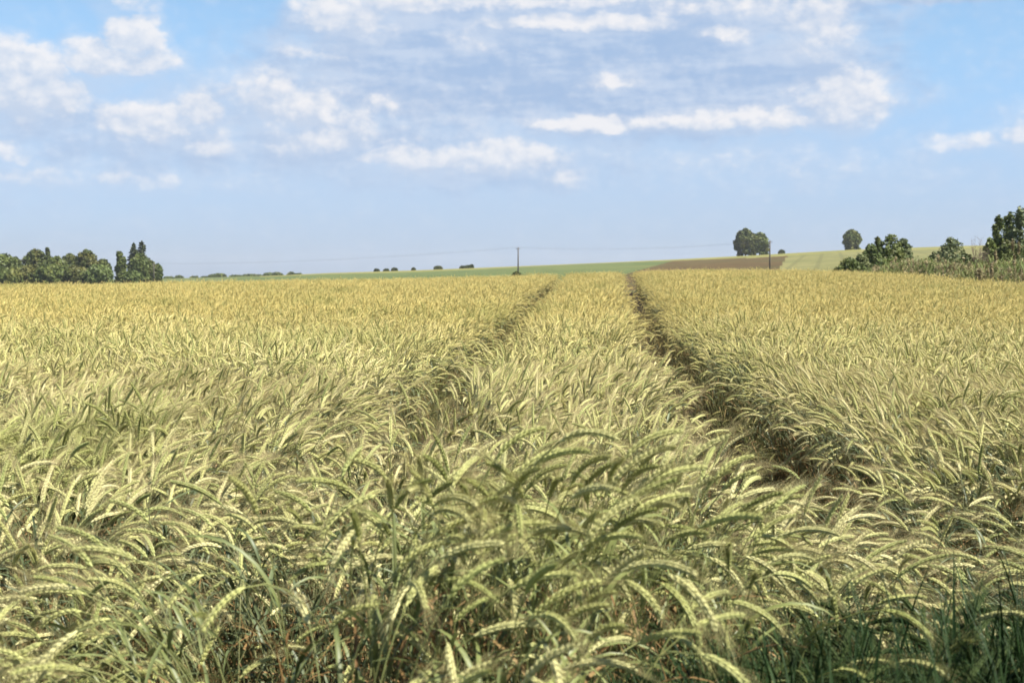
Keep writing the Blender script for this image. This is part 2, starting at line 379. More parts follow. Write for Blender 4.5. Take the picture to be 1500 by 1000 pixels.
# ------------------------------------------------------------------ rye plants
def rye_parts(rg, th_neck, th_ear, L=0.98, lod=2):
    """one plant in its own frame, bending towards +X: stem, ear, awns, leaves (list of (MB, dry))"""
    E = rg.uniform(0.080, 0.120)
    ns, ne = (14, 8) if lod == 2 else (7, 5)
    th0 = rg.uniform(0, 5); p = rg.uniform(5.0, 8.0)
    sway = rg.uniform(-0.05, 0.05)
    def theta(s):     # angle from vertical
        if s <= L: return R(th0 + (th_neck - th0) * (s / L) ** p)
        return R(th_neck + th_ear * (s - L) / E)
    S = np.concatenate([np.linspace(0, 0.7 * L, ns // 2), np.linspace(0.7 * L, L, ns - ns // 2 + 1)[1:], np.linspace(L, L + E, ne + 1)[1:]])
    fine = np.linspace(0, L + E, 400); th = np.array([theta(s) for s in fine])
    fx = np.concatenate([[0], np.cumsum(np.sin(th[:-1]) * np.diff(fine))]); fz = np.concatenate([[0], np.cumsum(np.cos(th[:-1]) * np.diff(fine))])
    def pos(s):
        return np.array([np.interp(s, fine, fx), sway * (s / L) ** 3, np.interp(s, fine, fz)])
    stem = MB()
    sp = [s for s in S if s <= L + 0.004]
    stem.tube([pos(s) for s in sp], [0.0021 - 0.0010 * (s / L) for s in sp], 4 if lod == 2 else 3)
    # ear
    ear, awns = MB(), MB()
    roll = rg.uniform(0, math.pi)
    nn = int(E / 0.0049) if lod == 2 else int(E / 0.009)
    axis = [pos(s) for s in np.linspace(L, L + E, ne)]
    ear.tube(axis, [0.0038 * (0.6 + 0.4 * math.sin(math.pi * i / (ne - 1))) for i in range(ne)], 4)
    big = 1.0 if lod == 2 else 1.55
    for i in range(nn):
        u = (i + 0.5) / nn
        s = L + E * u * 0.95; c = pos(s); t = theta(s)
        Tn = np.array([math.sin(t), 0, math.cos(t)]); N0 = np.array([math.cos(t), 0, -math.sin(t)]); B0 = np.array([0, 1.0, 0])
        N = N0 * math.cos(roll) + B0 * math.sin(roll); B = -N0 * math.sin(roll) + B0 * math.cos(roll)
        side = 1 if i % 2 else -1
        prof = 0.62 + 0.38 * math.sin(math.pi * min(1, u * 0.9 + 0.12))
        for a in ((-58, 0, 58) if lod == 2 else (-45, 45)):
            dr = side * B * math.cos(R(a)) + N * math.sin(R(a))
            d = Tn + dr * rg.uniform(0.17, 0.27); d /= np.linalg.norm(d)
            ln = rg.uniform(0.0135, 0.0175) * prof * big; rr = 0.0021 * prof * big
            b0 = c + dr * 0.0022
            q1 = np.cross(d, dr); q1 /= np.linalg.norm(q1) + 1e-9; q2 = np.cross(q1, d)
            V = [b0]
            for tt, rk in ((0.32, 1.0), (0.68, 0.8)):
                for j in range(4):
                    an = math.pi / 2 * j
                    V.append(b0 + d * ln * tt + (q1 * math.cos(an) * 1.0 + q2 * math.sin(an) * 0.75) * rr * rk)
            V.append(b0 + d * ln)
            fs = [(0, 1 + (j + 1) % 4, 1 + j) for j in range(4)] + [(1 + j, 1 + (j + 1) % 4, 5 + (j + 1) % 4, 5 + j) for j in range(4)] + [(5 + j, 5 + (j + 1) % 4, 9) for j in range(4)]
            ear.add(V, fs)
            if rg.random() < (0.85 if lod == 2 else 0.5):
                al = rg.uniform(0.042, 0.078) * (0.75 + 0.25 * u)
                ad = Tn + dr * rg.uniform(0.06, 0.20) + rg.normal(0, 0.04, 3); ad /= np.linalg.norm(ad)
                ar = 0.00024 if lod == 2 else 0.0005
                tip0 = b0 + d * ln * 0.9
                mid = tip0 + ad * al * 0.5; end = tip0 + ad * al + (np.array([0, 0, -1]) * 0.08 + dr * 0.05) * al
                g1 = np.cross(ad, (0.3, 0.5, 0.81)); g1 /= np.linalg.norm(g1) + 1e-9; g2 = np.cross(g1, ad)
                V = [tip0 + ar * (g1 * math.cos(x) + g2 * math.sin(x)) for x in (0, 2.09, 4.19)]
                if lod == 2:
                    V += [mid + 0.75 * ar * (g1 * math.cos(x) + g2 * math.sin(x)) for x in (0, 2.09, 4.19)] + [end]
                    fs = [(j, (j + 1) % 3, 3 + (j + 1) % 3, 3 + j) for j in range(3)] + [(3 + j, 3 + (j + 1) % 3, 6) for j in range(3)]
                else:
                    V += [end]; fs = [(j, (j + 1) % 3, 3) for j in range(3)]
                awns.add(V, fs)
    # leaves
    leaves = []
    heights = [(0.80, False), (0.68, False), (0.57, False), (0.47, False), (0.38, True), (0.29, True), (0.2, True)] if lod == 2 else [(0.78, False), (0.62, False), (0.46, False)]
    for hf, dry in heights:
        if rg.random() < 0.18: continue
        if not dry and hf < 0.7 and rg.random() < 0.4: dry = True
        b = MB()
        s0 = L * (hf + rg.uniform(-0.04, 0.04)); p0 = pos(s0)
        al = rg.uniform(0, 2 * math.pi); ln = rg.uniform(0.14, 0.25); wd = rg.uniform(0.0032, 0.0052) * (0.8 if dry else 1)
        a0 = rg.uniform(14, 40); a1 = rg.uniform(70, 165) if (rg.random() < 0.75 or hf > 0.6) else rg.uniform(25, 60)
        ks = 8 if lod == 2 else 5
        tw0, tw1 = rg.uniform(-25, 25), rg.uniform(-90, 90) * (1.4 if dry else 0.7)
        V = []; cp = p0.copy()
        for i in range(ks + 1):
            u = i / ks; a = R(a0 + (a1 - a0) * u ** 1.3)
            hd = np.array([math.cos(al), math.sin(al), 0])
            tg = hd * math.sin(a) + np.array([0, 0, 1]) * math.cos(a)
            sd = np.array([-math.sin(al), math.cos(al), 0]); nm = np.cross(tg, sd)
            tw = R(tw0 + (tw1 - tw0) * u); s1 = sd * math.cos(tw) + nm * math.sin(tw); n1_ = np.cross(tg, s1)
            ww = wd * (0.55 + 0.45 * min(1, u * 4)) * (1 - u ** 2.5) + 0.0003
            V += [cp - s1 * ww + n1_ * ww * 0.35, cp, cp + s1 * ww + n1_ * ww * 0.35]
            cp = cp + tg * ln / ks
        fs = []
        for i in range(ks):
            q = i * 3
            fs += [(q, q + 1, q + 4, q + 3), (q + 1, q + 2, q + 5, q + 4)]
        b.add(V, fs)
        leaves.append((b, dry))
    return stem, ear, awns, leaves

PM = ['stem', 'ear_straw', 'ear_yellow_green', 'ear_green', 'awn', 'leaf', 'leaf_dry', 'blade_glass_tint', 'ear_glass_tint']
TINTS = [1, 2, 2, 3, 1, 2]
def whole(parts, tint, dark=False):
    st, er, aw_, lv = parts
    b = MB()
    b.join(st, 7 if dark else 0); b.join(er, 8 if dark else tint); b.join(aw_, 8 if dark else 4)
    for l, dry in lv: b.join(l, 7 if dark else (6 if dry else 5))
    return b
def rotz(a):
    c_, s_ = math.cos(a), math.sin(a); return np.array([[c_, -s_, 0], [s_, c_, 0], [0, 0, 1]])
def roty(a):
    c_, s_ = math.cos(a), math.sin(a); return np.array([[c_, 0, s_], [0, 1, 0], [-s_, 0, c_]])

NV = 24
variants = []      # (parts, tint, neck angle, ear angle)
rg = np.random.default_rng(21)
for i in range(NV):
    u = (i + 0.5) / NV
    if u < 0.25: tn, te = rg.uniform(6, 22), rg.uniform(6, 25)
    elif u < 0.75: tn, te = rg.uniform(28, 62), rg.uniform(30, 60)
    else: tn, te = rg.uniform(66, 105), rg.uniform(35, 65)
    variants.append((rye_parts(rg, tn, te), TINTS[i % 6], tn, te))
protos = bpy.data.collections.new('rye_protos')        # not linked: only the scatter reads it
def proto(coll, i, b, mats=PM):
    me = b.mesh('proto_%03d' % i, mats); o = bpy.data.objects.new('proto_%03d' % i, me); coll.objects.link(o)
for i, (pt, tint, tn, te) in enumerate(variants): proto(protos, i, whole(pt, tint))
NC = 14
for kx in range(NC):
    b = MB()
    for q in range(13):
        u = rg.random()
        tn, te = (rg.uniform(6, 25), rg.uniform(8, 28)) if u < .3 else ((rg.uniform(28, 65), rg.uniform(25, 55)) if u < .8 else (rg.uniform(65, 100), rg.uniform(30, 60)))
        sub = whole(rye_parts(rg, tn, te, 0.98 * rg.normal(1, 0.045), 1), TINTS[rg.integers(6)])
        a = rg.uniform(0, 6.283) if rg.random() < 0.55 else rg.normal(0, 0.6)
        rr = 0.15 * math.sqrt(rg.random()); ph = rg.uniform(0, 6.283)
        b.join(sub, None, rotz(a) @ roty(rg.uniform(0, 0.16)), (rr * math.cos(ph), rr * math.sin(ph), 0))
    proto(protos, NV + kx, b)

def scatter_group(coll):
    ng = bpy.data.node_groups.new('scatter', 'GeometryNodeTree')
    ng.interface.new_socket(name='Geometry', in_out='INPUT', socket_type='NodeSocketGeometry')
    ng.interface.new_socket(name='Geometry', in_out='OUTPUT', socket_type='NodeSocketGeometry')
    N, Lk = ng.nodes, ng.links
    gi = N.new('NodeGroupInput'); go = N.new('NodeGroupOutput')
    ci = N.new('GeometryNodeCollectionInfo'); ci.inputs['Collection'].default_value = coll
    ci.inputs['Separate Children'].default_value = True; ci.inputs['Reset Children'].default_value = True
    ip = N.new('GeometryNodeInstanceOnPoints'); ip.inputs['Pick Instance'].default_value = True
    def at(nm, ty):
        n = N.new('GeometryNodeInputNamedAttribute'); n.data_type = ty; n.inputs['Name'].default_value = nm; return n.outputs[0]
    e2r = N.new('FunctionNodeEulerToRotation')
    Lk.new(at('rot', 'FLOAT_VECTOR'), e2r.inputs[0])
    Lk.new(gi.outputs[0], ip.inputs['Points']); Lk.new(ci.outputs[0], ip.inputs['Instance'])
    Lk.new(at('pick', 'INT'), ip.inputs['Instance Index']); Lk.new(e2r.outputs[0], ip.inputs['Rotation']); Lk.new(at('size', 'FLOAT'), ip.inputs['Scale'])
    Lk.new(ip.outputs[0], go.inputs[0])
    return ng
def scatter(name, coll, P_, rot, pick, size):
    me = bpy.data.meshes.new(name)
    me.vertices.add(len(P_)); me.vertices.foreach_set('co', np.asarray(P_, np.float32).ravel())
    me.attributes.new('rot', 'FLOAT_VECTOR', 'POINT').data.foreach_set('vector', np.asarray(rot, np.float32).ravel())
    me.attributes.new('pick', 'INT', 'POINT').data.foreach_set('value', np.asarray(pick, np.int32))
    me.attributes.new('size', 'FLOAT', 'POINT').data.foreach_set('value', np.asarray(size, np.float32))
    o = link(name, me)
    md = o.modifiers.new('scatter', 'NODES'); md.node_group = scatter_group(coll)
    return o

# wheel tracks through the crop
def track_r(y): return np.interp(y, [0, 4, 6, 10, 16.7, 36, 90], [0.70, 0.98, 1.13, 1.36, 1.76, 3.2, 7.2])
def track_l(y): return np.interp(y, [0, 7, 12, 41, 90], [-0.95, -0.74, -0.50, 0.92, 3.4])
def gap_r(y): return np.interp(y, [0, 3, 4.4, 5.4, 7, 12, 80], [0.10, 0.12, 0.24, 0.92, 1.05, 0.95, 1.05])
def gap_l(y): return np.interp(y, [0, 5, 7, 14, 80], [0.08, 0.18, 0.68, 0.85, 0.95])
def grid(y0, y1, sp, margin, rg):
    ys = np.arange(y0, y1, sp); out_ = []
    for y in ys:
        h = 0.40 * y + margin
        xs = np.arange(-h, h, sp); out_.append(np.stack([xs, np.full_like(xs, y)], 1))
    P_ = np.vstack(out_); P_ += rg.uniform(-0.5, 0.5, P_.shape) * sp * 1.1
    return P_
rg = np.random.default_rng(5)
NEAR_END = 10.0
pn = grid(1.72, NEAR_END, 0.046, 1.5, rg)
pf = np.vstack([grid(NEAR_END, 32, 0.19, 2.0, rg), grid(32, 80, 0.23, 2.5, rg)])
def in_track(p, jr=0.0, pad=0.0):
    x, y = p[:, 0], p[:, 1]
    return (np.abs(x - track_r(y)) < gap_r(y) / 2 + jr + pad) | (np.abs(x - track_l(y)) < gap_l(y) / 2 + jr * 0.7 + pad * 0.6)
def keep(p, pad):
    x, y = p[:, 0], p[:, 1]
    jr = rg.normal(0, 0.05, len(p))
    ok = ~in_track(p, jr, pad)
    px = 750 + F * x / y
    ok &= np.hypot(x, y) < field_end(px) + rg.normal(0, 0.5, len(p))
    return ok
under = np.vstack([grid(3.0, NEAR_END, 0.085, 1.0, rg), grid(NEAR_END, 40, 0.13, 1.0, rg)])      # stunted regrowth in the wheel tracks
under = under[in_track(under)]
pn = pn[keep(pn, 0.0)]; pf = pf[keep(pf, 0.05)]
# right corner dimmed by a tinted car window: rye swapped for added dark blades
def glass_tint_zone(x, y): return (x > 0.05) & (y < 2.44 + 0.64 * np.clip(x, 0, 1.4))
pn = pn[~glass_tint_zone(pn[:, 0], pn[:, 1])]
# tillers stand in tufts with dark holes between them
def tuft(x, y): return (np.sin(14.3 * x + 5.1 * y + 0.4) + np.sin(-9.7 * x + 13.1 * y + 2.0) + np.sin(21.0 * x + 17.0 * y + 1.0) * 0.8 + np.sin(5.3 * x - 4.1 * y + 0.7) * 0.9) / 3.7
tf = tuft(pn[:, 0], pn[:, 1])
fade = ss(9.5, 4.0, pn[:, 1])
pn = pn[rg.random(len(pn)) < 1 - fade * 0.92 * ss(0.12, -0.22, tf)]
thin = (pn[:, 0] > 0.55) & (pn[:, 1] < 4.0)        # a sparse hollow between the blades and the leaning crop
pn = pn[~(thin & (rg.random(len(pn)) < 0.5))]
def orient(p, rg, single):
    x, y = p[:, 0], p[:, 1]; n = len(p)
    flow = 1.6 * np.sin(1.9 * x + 0.8 * y + 1.0) + 1.5 * np.sin(1.1 * y - 1.3 * x + 2.0) + 0.8 * np.sin(3.7 * x - 2.1 * y)
    phi = flow + rg.normal(0, 0.9, n)
    tilt = np.abs(rg.normal(0, 0.09, n))
    dr_ = x - track_r(y); dl_ = x - track_l(y)
    def lean(mask, ang, sp, t0, ts):
        k_ = int(mask.sum()); phi[mask] = ang + rg.normal(0, sp, k_); tilt[mask] = np.clip(rg.normal(t0, ts, k_), 0, 0.7)
    wind = rg.random(n)
    lean((x < track_l(y)) & (wind < 0.35), 0.1, 0.7, 0.10, 0.06)
    right = dr_ > 0
    lean(right & (wind < 0.45), math.pi, 0.6, 0.12, 0.07)
    near_right = right & (y < 5.2)
    lean(near_right & (wind < 0.92), math.pi + 0.05, 0.35, 0.36, 0.11)
    lean((dr_ > 0) & (dr_ < 0.9) & (y > 5.0), math.pi, 0.8, 0.06, 0.05)
    lean((dr_ < 0) & (dr_ > -0.7) & (wind < 0.6), 0.0, 0.9, 0.06, 0.05)
    lean((dl_ < 0) & (dl_ > -0.5) & (y > 4) & (wind < 0.75), 0.0, 0.5, 0.15, 0.07)
    lean((dl_ > 0) & (dl_ < 0.25) & (y > 4) & (wind < 0.5), math.pi, 0.5, 0.14, 0.08)
    # left of the near clump the stems fall away to the left
    lean((x < -0.35) & (x > -0.75) & (y < 3.6) & (wind < 0.8), math.pi + 0.1, 0.5, 0.24, 0.1)
    return phi, tilt
phi_n, tilt_n = orient(pn, rg, True)
lean_n = tilt_n > 0.17
bent = rg.beta(1.25, 1.25, len(pn))
bent = np.where((np.abs(pn[:, 0] + 0.06) < 0.7) & (pn[:, 1] < 4.2), 0.27 + 0.73 * bent, bent)
bent = np.where(lean_n, 0.35 + 0.65 * bent, bent)
pick_n = np.clip((bent * NV).astype(int), 0, NV - 1)
def height_mod(x, y):
    bump = np.exp(-(np.abs(x + 0.08) / 0.52) ** 4) * ss(4.2, 2.9, y)
    und = 0.035 * np.sin(x * 1.3 + 0.7) * np.sin(y * 0.9) + 0.03 * np.sin(x * 4.1 + y * 3.2) + 0.03 * np.sin(6.3 * x - 4.4 * y + 1) + 0.06 * tuft(x, y) * ss(9.5, 4.0, y)
    hollow = 0.10 * np.exp(-((x + 0.82) / 0.30) ** 2 - ((y - 3.1) / 0.55) ** 2)
    return 1.01 + 0.05 * bump + und - hollow
sz_n = height_mod(pn[:, 0], pn[:, 1]) * np.clip(rg.normal(1, 0.045, len(pn)), 0.84, 1.10)
z_n = terrain(pn[:, 0], pn[:, 1]) - 0.005
# the plants that show largest become things of their own
def tip_of(i):
    pt, tint, tn, te = variants[pick_n[i]]
    e = np.vstack(pt[1].V); c_ = e.mean(0) * sz_n[i]
    return rotz(phi_n[i]) @ (roty(tilt_n[i]) @ c_) + np.array([pn[i, 0], pn[i, 1], z_n[i]])
cand = []
for i in np.argsort(np.hypot(pn[:, 0], pn[:, 1])):
    if pn[i, 1] > 4.6: break
    tp = tip_of(i)
    cx, cy = 750 + F * tp[0] / tp[1], HZ + (EYE - tp[2]) * F / tp[1]
    if 6 < cx < 1494 and 560 < cy < 992: cand.append((tp[1], i, cx, cy, tp))
cand.sort(key=lambda q: q[0])
chosen = []
grid_hit = {}
for q in cand:                       # nearest first; a plant hidden behind two nearer ears is left to the mass
    cell = (int(q[2] // 24), int(q[3] // 24))
    if grid_hit.get(cell, 0) >= 1: continue
    grid_hit[cell] = grid_hit.get(cell, 0) + 1
    chosen.append(q)
    if len(chosen) >= 290: break
part_mesh = []
for vi, (pt, tint, tn, te) in enumerate(variants):
    st, er, aw_, lv = pt
    part_mesh.append((st.mesh('stem', ['stem']), er.mesh('ear', [PM[tint]]), aw_.mesh('awns', ['awn']), [(l.mesh('leaf', ['leaf_dry' if dry else 'leaf']), dry) for l, dry in lv]))
TINTNAME = {1: 'pale straw', 2: 'yellow green', 3: 'green'}
def place_word(cx, cy):
    h = 'far left' if cx < 250 else 'left' if cx < 500 else 'centre left' if cx < 700 else 'centre' if cx < 900 else 'centre right' if cx < 1100 else 'right' if cx < 1300 else 'far right'
    v = 'bottom edge' if cy > 920 else 'low' if cy > 800 else 'midway down' if cy > 690 else 'well up'
    return h, v
ids = []
for dist, i, cx, cy, tp in chosen:
    ids.append(i)
    vi = pick_n[i]; pt, tint, tn, te = variants[vi]
    root = empty('rye_plant', (pn[i, 0], pn[i, 1], z_n[i]), (0, tilt_n[i], phi_n[i]))
    root.scale = (sz_n[i],) * 3
    tot = tn + te + math.degrees(tilt_n[i])
    dirx = math.cos(phi_n[i]); sidew = 'leftwards' if dirx < -0.5 else 'rightwards' if dirx > 0.5 else ('away from view' if math.sin(phi_n[i]) > 0 else 'towards the road')
    posture = 'standing upright' if tot < 50 else ('arching ' + sidew if tot < 115 else 'hanging over ' + sidew)
    h, v = place_word(cx, cy)
    nl = sum(1 for l in part_mesh[vi][3] if l[1])
    tag(root, '%s rye ear %s, %s of near crop, %s' % (TINTNAME[tint], posture, h, v), 'rye plant', 'rye plants in the near crop')
    sm, em, am_, lms = part_mesh[vi]
    link('stem', sm, root)
    eo = link('ear', em, root); link('awns', am_, eo)
    for lm, dry in lms:
        lo = link('leaf', lm, root)
        if dry: lo['label'] = 'dried orange brown leaf'
rest_n = np.ones(len(pn), bool); rest_n[ids] = False
phi_f, tilt_f = orient(pf, rg, False)
tilt_f = tilt_f * 0.7
pick_f = NV + rg.integers(0, NC, len(pf))
sz_f = (0.99 + 0.04 * np.sin(pf[:, 0] * 0.8) * np.sin(pf[:, 1] * 0.45) + 0.035 * np.sin(2.3 * pf[:, 0] + 1.7 * pf[:, 1]) + 0.03 * np.sin(4.1 * pf[:, 0] - 2.2 * pf[:, 1] + 1.0)) * rg.normal(1, 0.035, len(pf))
z_f = terrain(pf[:, 0], pf[:, 1]) - 0.005
nu = len(under)
P_u = np.column_stack([under, terrain(under[:, 0], under[:, 1])]); R_u = np.column_stack([np.zeros(nu), np.abs(rg.normal(0, 0.25, nu)), rg.uniform(-3.14, 3.14, nu)])
S_u = rg.uniform(0.28, 0.66, nu); K_u = rg.integers(0, NV, nu)
P_all = np.vstack([P_u, np.column_stack([pn, z_n])[rest_n], np.column_stack([pf, z_f])])
rot_all = np.vstack([R_u, np.column_stack([np.zeros(len(pn)), tilt_n, phi_n])[rest_n], np.column_stack([np.zeros(len(pf)), tilt_f, phi_f])])
rf = scatter('rye_crop', protos, P_all, rot_all, np.concatenate([K_u, pick_n[rest_n], pick_f]), np.concatenate([S_u, sz_n[rest_n], sz_f]))
tag(rf, 'ripening yellow green rye crop covering the whole field', 'rye crop', None, 'stuff')

# added blades and ears, coloured dark to imitate the tinted window glass
gp = bpy.data.collections.new('glass_tint_protos')
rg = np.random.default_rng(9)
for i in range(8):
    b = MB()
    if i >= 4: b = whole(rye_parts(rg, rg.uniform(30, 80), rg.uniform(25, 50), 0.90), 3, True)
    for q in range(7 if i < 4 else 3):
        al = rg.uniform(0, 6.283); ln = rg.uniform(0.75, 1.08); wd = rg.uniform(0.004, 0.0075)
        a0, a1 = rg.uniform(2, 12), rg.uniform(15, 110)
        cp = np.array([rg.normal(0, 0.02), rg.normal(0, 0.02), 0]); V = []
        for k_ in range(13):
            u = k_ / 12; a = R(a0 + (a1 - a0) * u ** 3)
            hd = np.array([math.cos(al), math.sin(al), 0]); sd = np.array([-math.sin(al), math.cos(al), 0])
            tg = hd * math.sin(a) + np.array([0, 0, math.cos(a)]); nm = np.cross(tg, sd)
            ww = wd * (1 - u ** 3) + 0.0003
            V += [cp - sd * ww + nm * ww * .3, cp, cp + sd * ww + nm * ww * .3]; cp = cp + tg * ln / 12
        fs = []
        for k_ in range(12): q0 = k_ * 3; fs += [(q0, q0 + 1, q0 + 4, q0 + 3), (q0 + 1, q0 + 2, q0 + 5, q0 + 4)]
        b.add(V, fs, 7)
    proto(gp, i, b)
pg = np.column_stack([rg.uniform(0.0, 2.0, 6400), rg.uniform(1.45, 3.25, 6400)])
pg = pg[glass_tint_zone(pg[:, 0], pg[:, 1])]
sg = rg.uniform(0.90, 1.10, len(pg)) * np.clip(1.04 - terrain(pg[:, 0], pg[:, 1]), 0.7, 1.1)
go_ = scatter('glass_tint_blades', gp, np.column_stack([pg, terrain(pg[:, 0], pg[:, 1])]), np.column_stack([np.zeros(len(pg)), np.abs(rg.normal(0, 0.12, len(pg))), rg.uniform(-3.14, 3.14, len(pg))]), rg.integers(0, 8, len(pg)), sg)
tag(go_, 'added blades and ears coloured dark for tinted window glass, near right corner', 'grass', None, 'stuff')

# ------------------------------------------------------------------ trees
def leaf_quads(b, C_, n, spread, size, rg, flat=0.0, mi=0):
    """n small leaf sprays scattered in an ellipsoid round C_"""
    v = rg.normal(0, 1, (n, 3)); v /= np.linalg.norm(v, axis=1)[:, None]
    r = rg.uniform(0.25, 1.0, n) ** 0.55
    P_ = np.asarray(C_) + v * r[:, None] * np.asarray(spread)
    nr = v * 1.1 + rg.normal(0, 0.85, (n, 3)) + np.array([0, 0, 0.35 + flat]); nr /= np.linalg.norm(nr, axis=1)[:, None]     # sprays face the light
    c_ = rg.normal(0, 1, (n, 3)); a = np.cross(nr, c_); a /= np.linalg.norm(a, axis=1)[:, None]; bb = np.cross(nr, a)
    s1 = size * rg.uniform(0.6, 1.3, n)[:, None]; s2 = s1 * rg.uniform(0.45, 0.8, n)[:, None]
    V = np.stack([P_ - a * s1, P_ - bb * s2 * 0.9 + a * s1 * 0.1, P_ + a * s1, P_ + bb * s2], 1).reshape(-1, 3)
    b.add(V, [(4 * i, 4 * i + 1, 4 * i + 2, 4 * i + 3) for i in range(n)], mi)
def limbs(b, H, trunk_r, rg, h0=0.25, n=9, reach=0.3):
    pts = [(0, 0, -0.3), (0.01 * H, 0, 0.3 * H), (0.0, 0.012 * H, 0.6 * H), (0.01 * H, 0, 0.92 * H)]
    b.tube(pts, [trunk_r, trunk_r * 0.75, trunk_r * 0.45, trunk_r * 0.12], 7)
    for i in range(n):
        z = H * rg.uniform(h0, 0.8); a = rg.uniform(0, 6.283); l = H * reach * rg.uniform(0.6, 1.0)
        p0 = np.array([0, 0, z]); p2 = p0 + np.array([math.cos(a) * l, math.sin(a) * l, l * rg.uniform(0.3, 0.9)])
        b.tube([p0, (p0 + p2) / 2 + np.array([0, 0, 0.06 * l]), p2], [trunk_r * 0.35, trunk_r * 0.22, trunk_r * 0.06], 5)
def make_tree(name, px, d, ytop, wpx, style, mt, label, cat='tree', group=None, seed=0, base=None):
    rg = np.random.default_rng(1000 + seed)
    x = d * (px - 750) / F; y = d
    z0 = T1(x, y) if base is None else base
    H = EYE + (HZ - ytop) * d / F - z0
    Wd = wpx * d / F
    root = empty(name, (x, y, z0))
    tag(root, label, cat, group)
    tb, cb = MB(), MB()
    leaf = max(0.0011 * d, 0.10)
    if style == 'round' or style == 'shrub':
        low = 0.07 if style == 'round' else 0.02
        limbs(tb, H * 0.85, max(0.03 * H, 0.04), rg, max(low, 0.12), 9, 0.28 * min(1.3, Wd / H))
        nl = 44
        for i in range(nl):
            u = (i + rg.random()) / nl; e_ = max(0.0, (u - 0.38) / 0.62)            # up the dome: fuller below the middle
            prof = max(0.05, 1 - e_ ** 2.6) ** 0.48 * (0.86 + 0.14 * min(1, u / 0.25)) * rg.uniform(0.90, 1.08)
            a = i * 2.4 + rg.uniform(-0.5, 0.5); sz = Wd * rg.uniform(0.085, 0.16)
            rr = max(0.0, Wd * 0.5 * prof * math.sqrt(rg.uniform(0.45, 1.0)) - sz * 0.7)
            zc_ = H * (low + (0.97 - low) * u) - sz * 0.35
            leaf_quads(cb, (math.cos(a) * rr, math.sin(a) * rr, min(zc_, H - sz * 0.8)), 78, (sz, sz, sz * 0.8), leaf * 0.9, rg)
        leaf_quads(cb, (0, 0, H * (0.5 + low / 2)), 1100, (Wd * 0.44, Wd * 0.44, H * 0.42), leaf * 1.1, rg)
    elif style == 'spruce':
        tb.tube([(0, 0, -0.3), (0, 0, H * 0.5), (0, 0, H * 0.99)], [0.02 * H, 0.012 * H, 0.003 * H], 7)
        tiers = 15
        for i in range(tiers):
            u = 0.10 + 0.88 * i / tiers; R_ = Wd * 0.72 * (1 - u) ** 0.8 + 0.02 * Wd
            for j in range(7):
                a = rg.uniform(0, 6.283); ln = R_ * rg.uniform(0.65, 1.1)
                for q in range(4):
                    t = (q + 0.6) / 4
                    leaf_quads(cb, (math.cos(a) * ln * t, math.sin(a) * ln * t, H * u + (0.04 - 0.10 * t * t) * H * (1 - u) + 0.01 * H), 9, (ln * 0.18, ln * 0.18, 0.018 * H), leaf * 0.8, rg, 0.5)
        leaf_quads(cb, (0, 0, H * 0.97), 14, (0.012 * H, 0.012 * H, 0.03 * H), leaf * 0.6, rg)
    elif style == 'column':
        limbs(tb, H * 0.85, 0.025 * H, rg, 0.15, 9, 0.16)
        for i in range(40):
            u = 0.05 + 0.9 * (i + rg.random()) / 40; prof = min(1, u * 5) * (1 - u) ** 0.5 * 1.35
            a = rg.uniform(0, 6.283); rr = Wd * 0.5 * prof * rg.uniform(0.1, 0.8); sz = Wd * rg.uniform(0.16, 0.27) * (1.15 - 0.5 * u)
            leaf_quads(cb, (math.cos(a) * rr, math.sin(a) * rr, u * H), 75, (sz, sz, sz * 1.5), leaf, rg)
        leaf_quads(cb, (0, 0, H * 0.42), 500, (Wd * 0.34, Wd * 0.34, H * 0.42), leaf * 1.2, rg)
        leaf_quads(cb, (0, 0, H * 0.93), 60, (Wd * 0.07, Wd * 0.07, H * 0.07), leaf * 0.8, rg)
    tb.link('trunk', ['bark'], root)
    cb.link('crown', [mt], root, smooth=False)
    return root
G1 = 'trees in the dark row at the left edge of the field'
row = [
 ('broadleaf_tree', 6, 402, 371, 52, 'round', 'fol_mid', 'broad green tree cut by the left frame at the end of the dark tree row'),
 ('broadleaf_tree', 24, 410, 376, 22, 'round', 'fol_dark', 'narrow dark tree between the first two broad trees of the left row'),
 ('broadleaf_tree', 54, 405, 364, 44, 'round', 'fol_dark', 'tall broad tree with brownish top, second tall one from the left edge'),
 ('slender_tree', 71, 412, 363, 12, 'column', 'fol_dark', 'thin spindly treetop poking out beside the brownish broad crown'),
 ('broadleaf_tree', 84, 398, 375, 36, 'round', 'fol_mid', 'lower rounded tree right of the thin spindly treetop'),
 ('broadleaf_tree', 103, 408, 371, 34, 'round', 'fol_dark', 'pointed bushy tree just left of the tallest domed crown in the row'),
 ('broadleaf_tree', 128, 400, 365, 42, 'round', 'fol_dark', 'tallest domed tree near the right end of the dark left row'),
 ('broadleaf_tree', 151, 404, 379, 30, 'round', 'fol_dark', 'sloping tree falling away right of the tallest domed crown'),
 ('shrub', 38, 380, 387, 46, 'shrub', 'fol_dark', 'dark shrub in front of the leftmost trees beside the rye'),
 ('shrub', 76, 376, 386, 50, 'shrub', 'fol_mid', 'broad shrub below the thin spindly treetop'),
 ('shrub', 112, 378, 388, 48, 'shrub', 'fol_dark', 'dark broad shrub below the pointed bushy tree'),
 ('shrub', 146, 374, 387, 46, 'shrub', 'fol_light', 'paler green shrub at the right end of the dark tree row'),
 ('shrub', 14, 372, 390, 44, 'shrub', 'fol_mid', 'shrub in the lower left corner of the tree row')]
for i, r in enumerate(row): make_tree(*r, 'shrub' if r[0] == 'shrub' else 'tree', G1, 10 + i)
G2 = 'trees in the small clump right of the dark row'
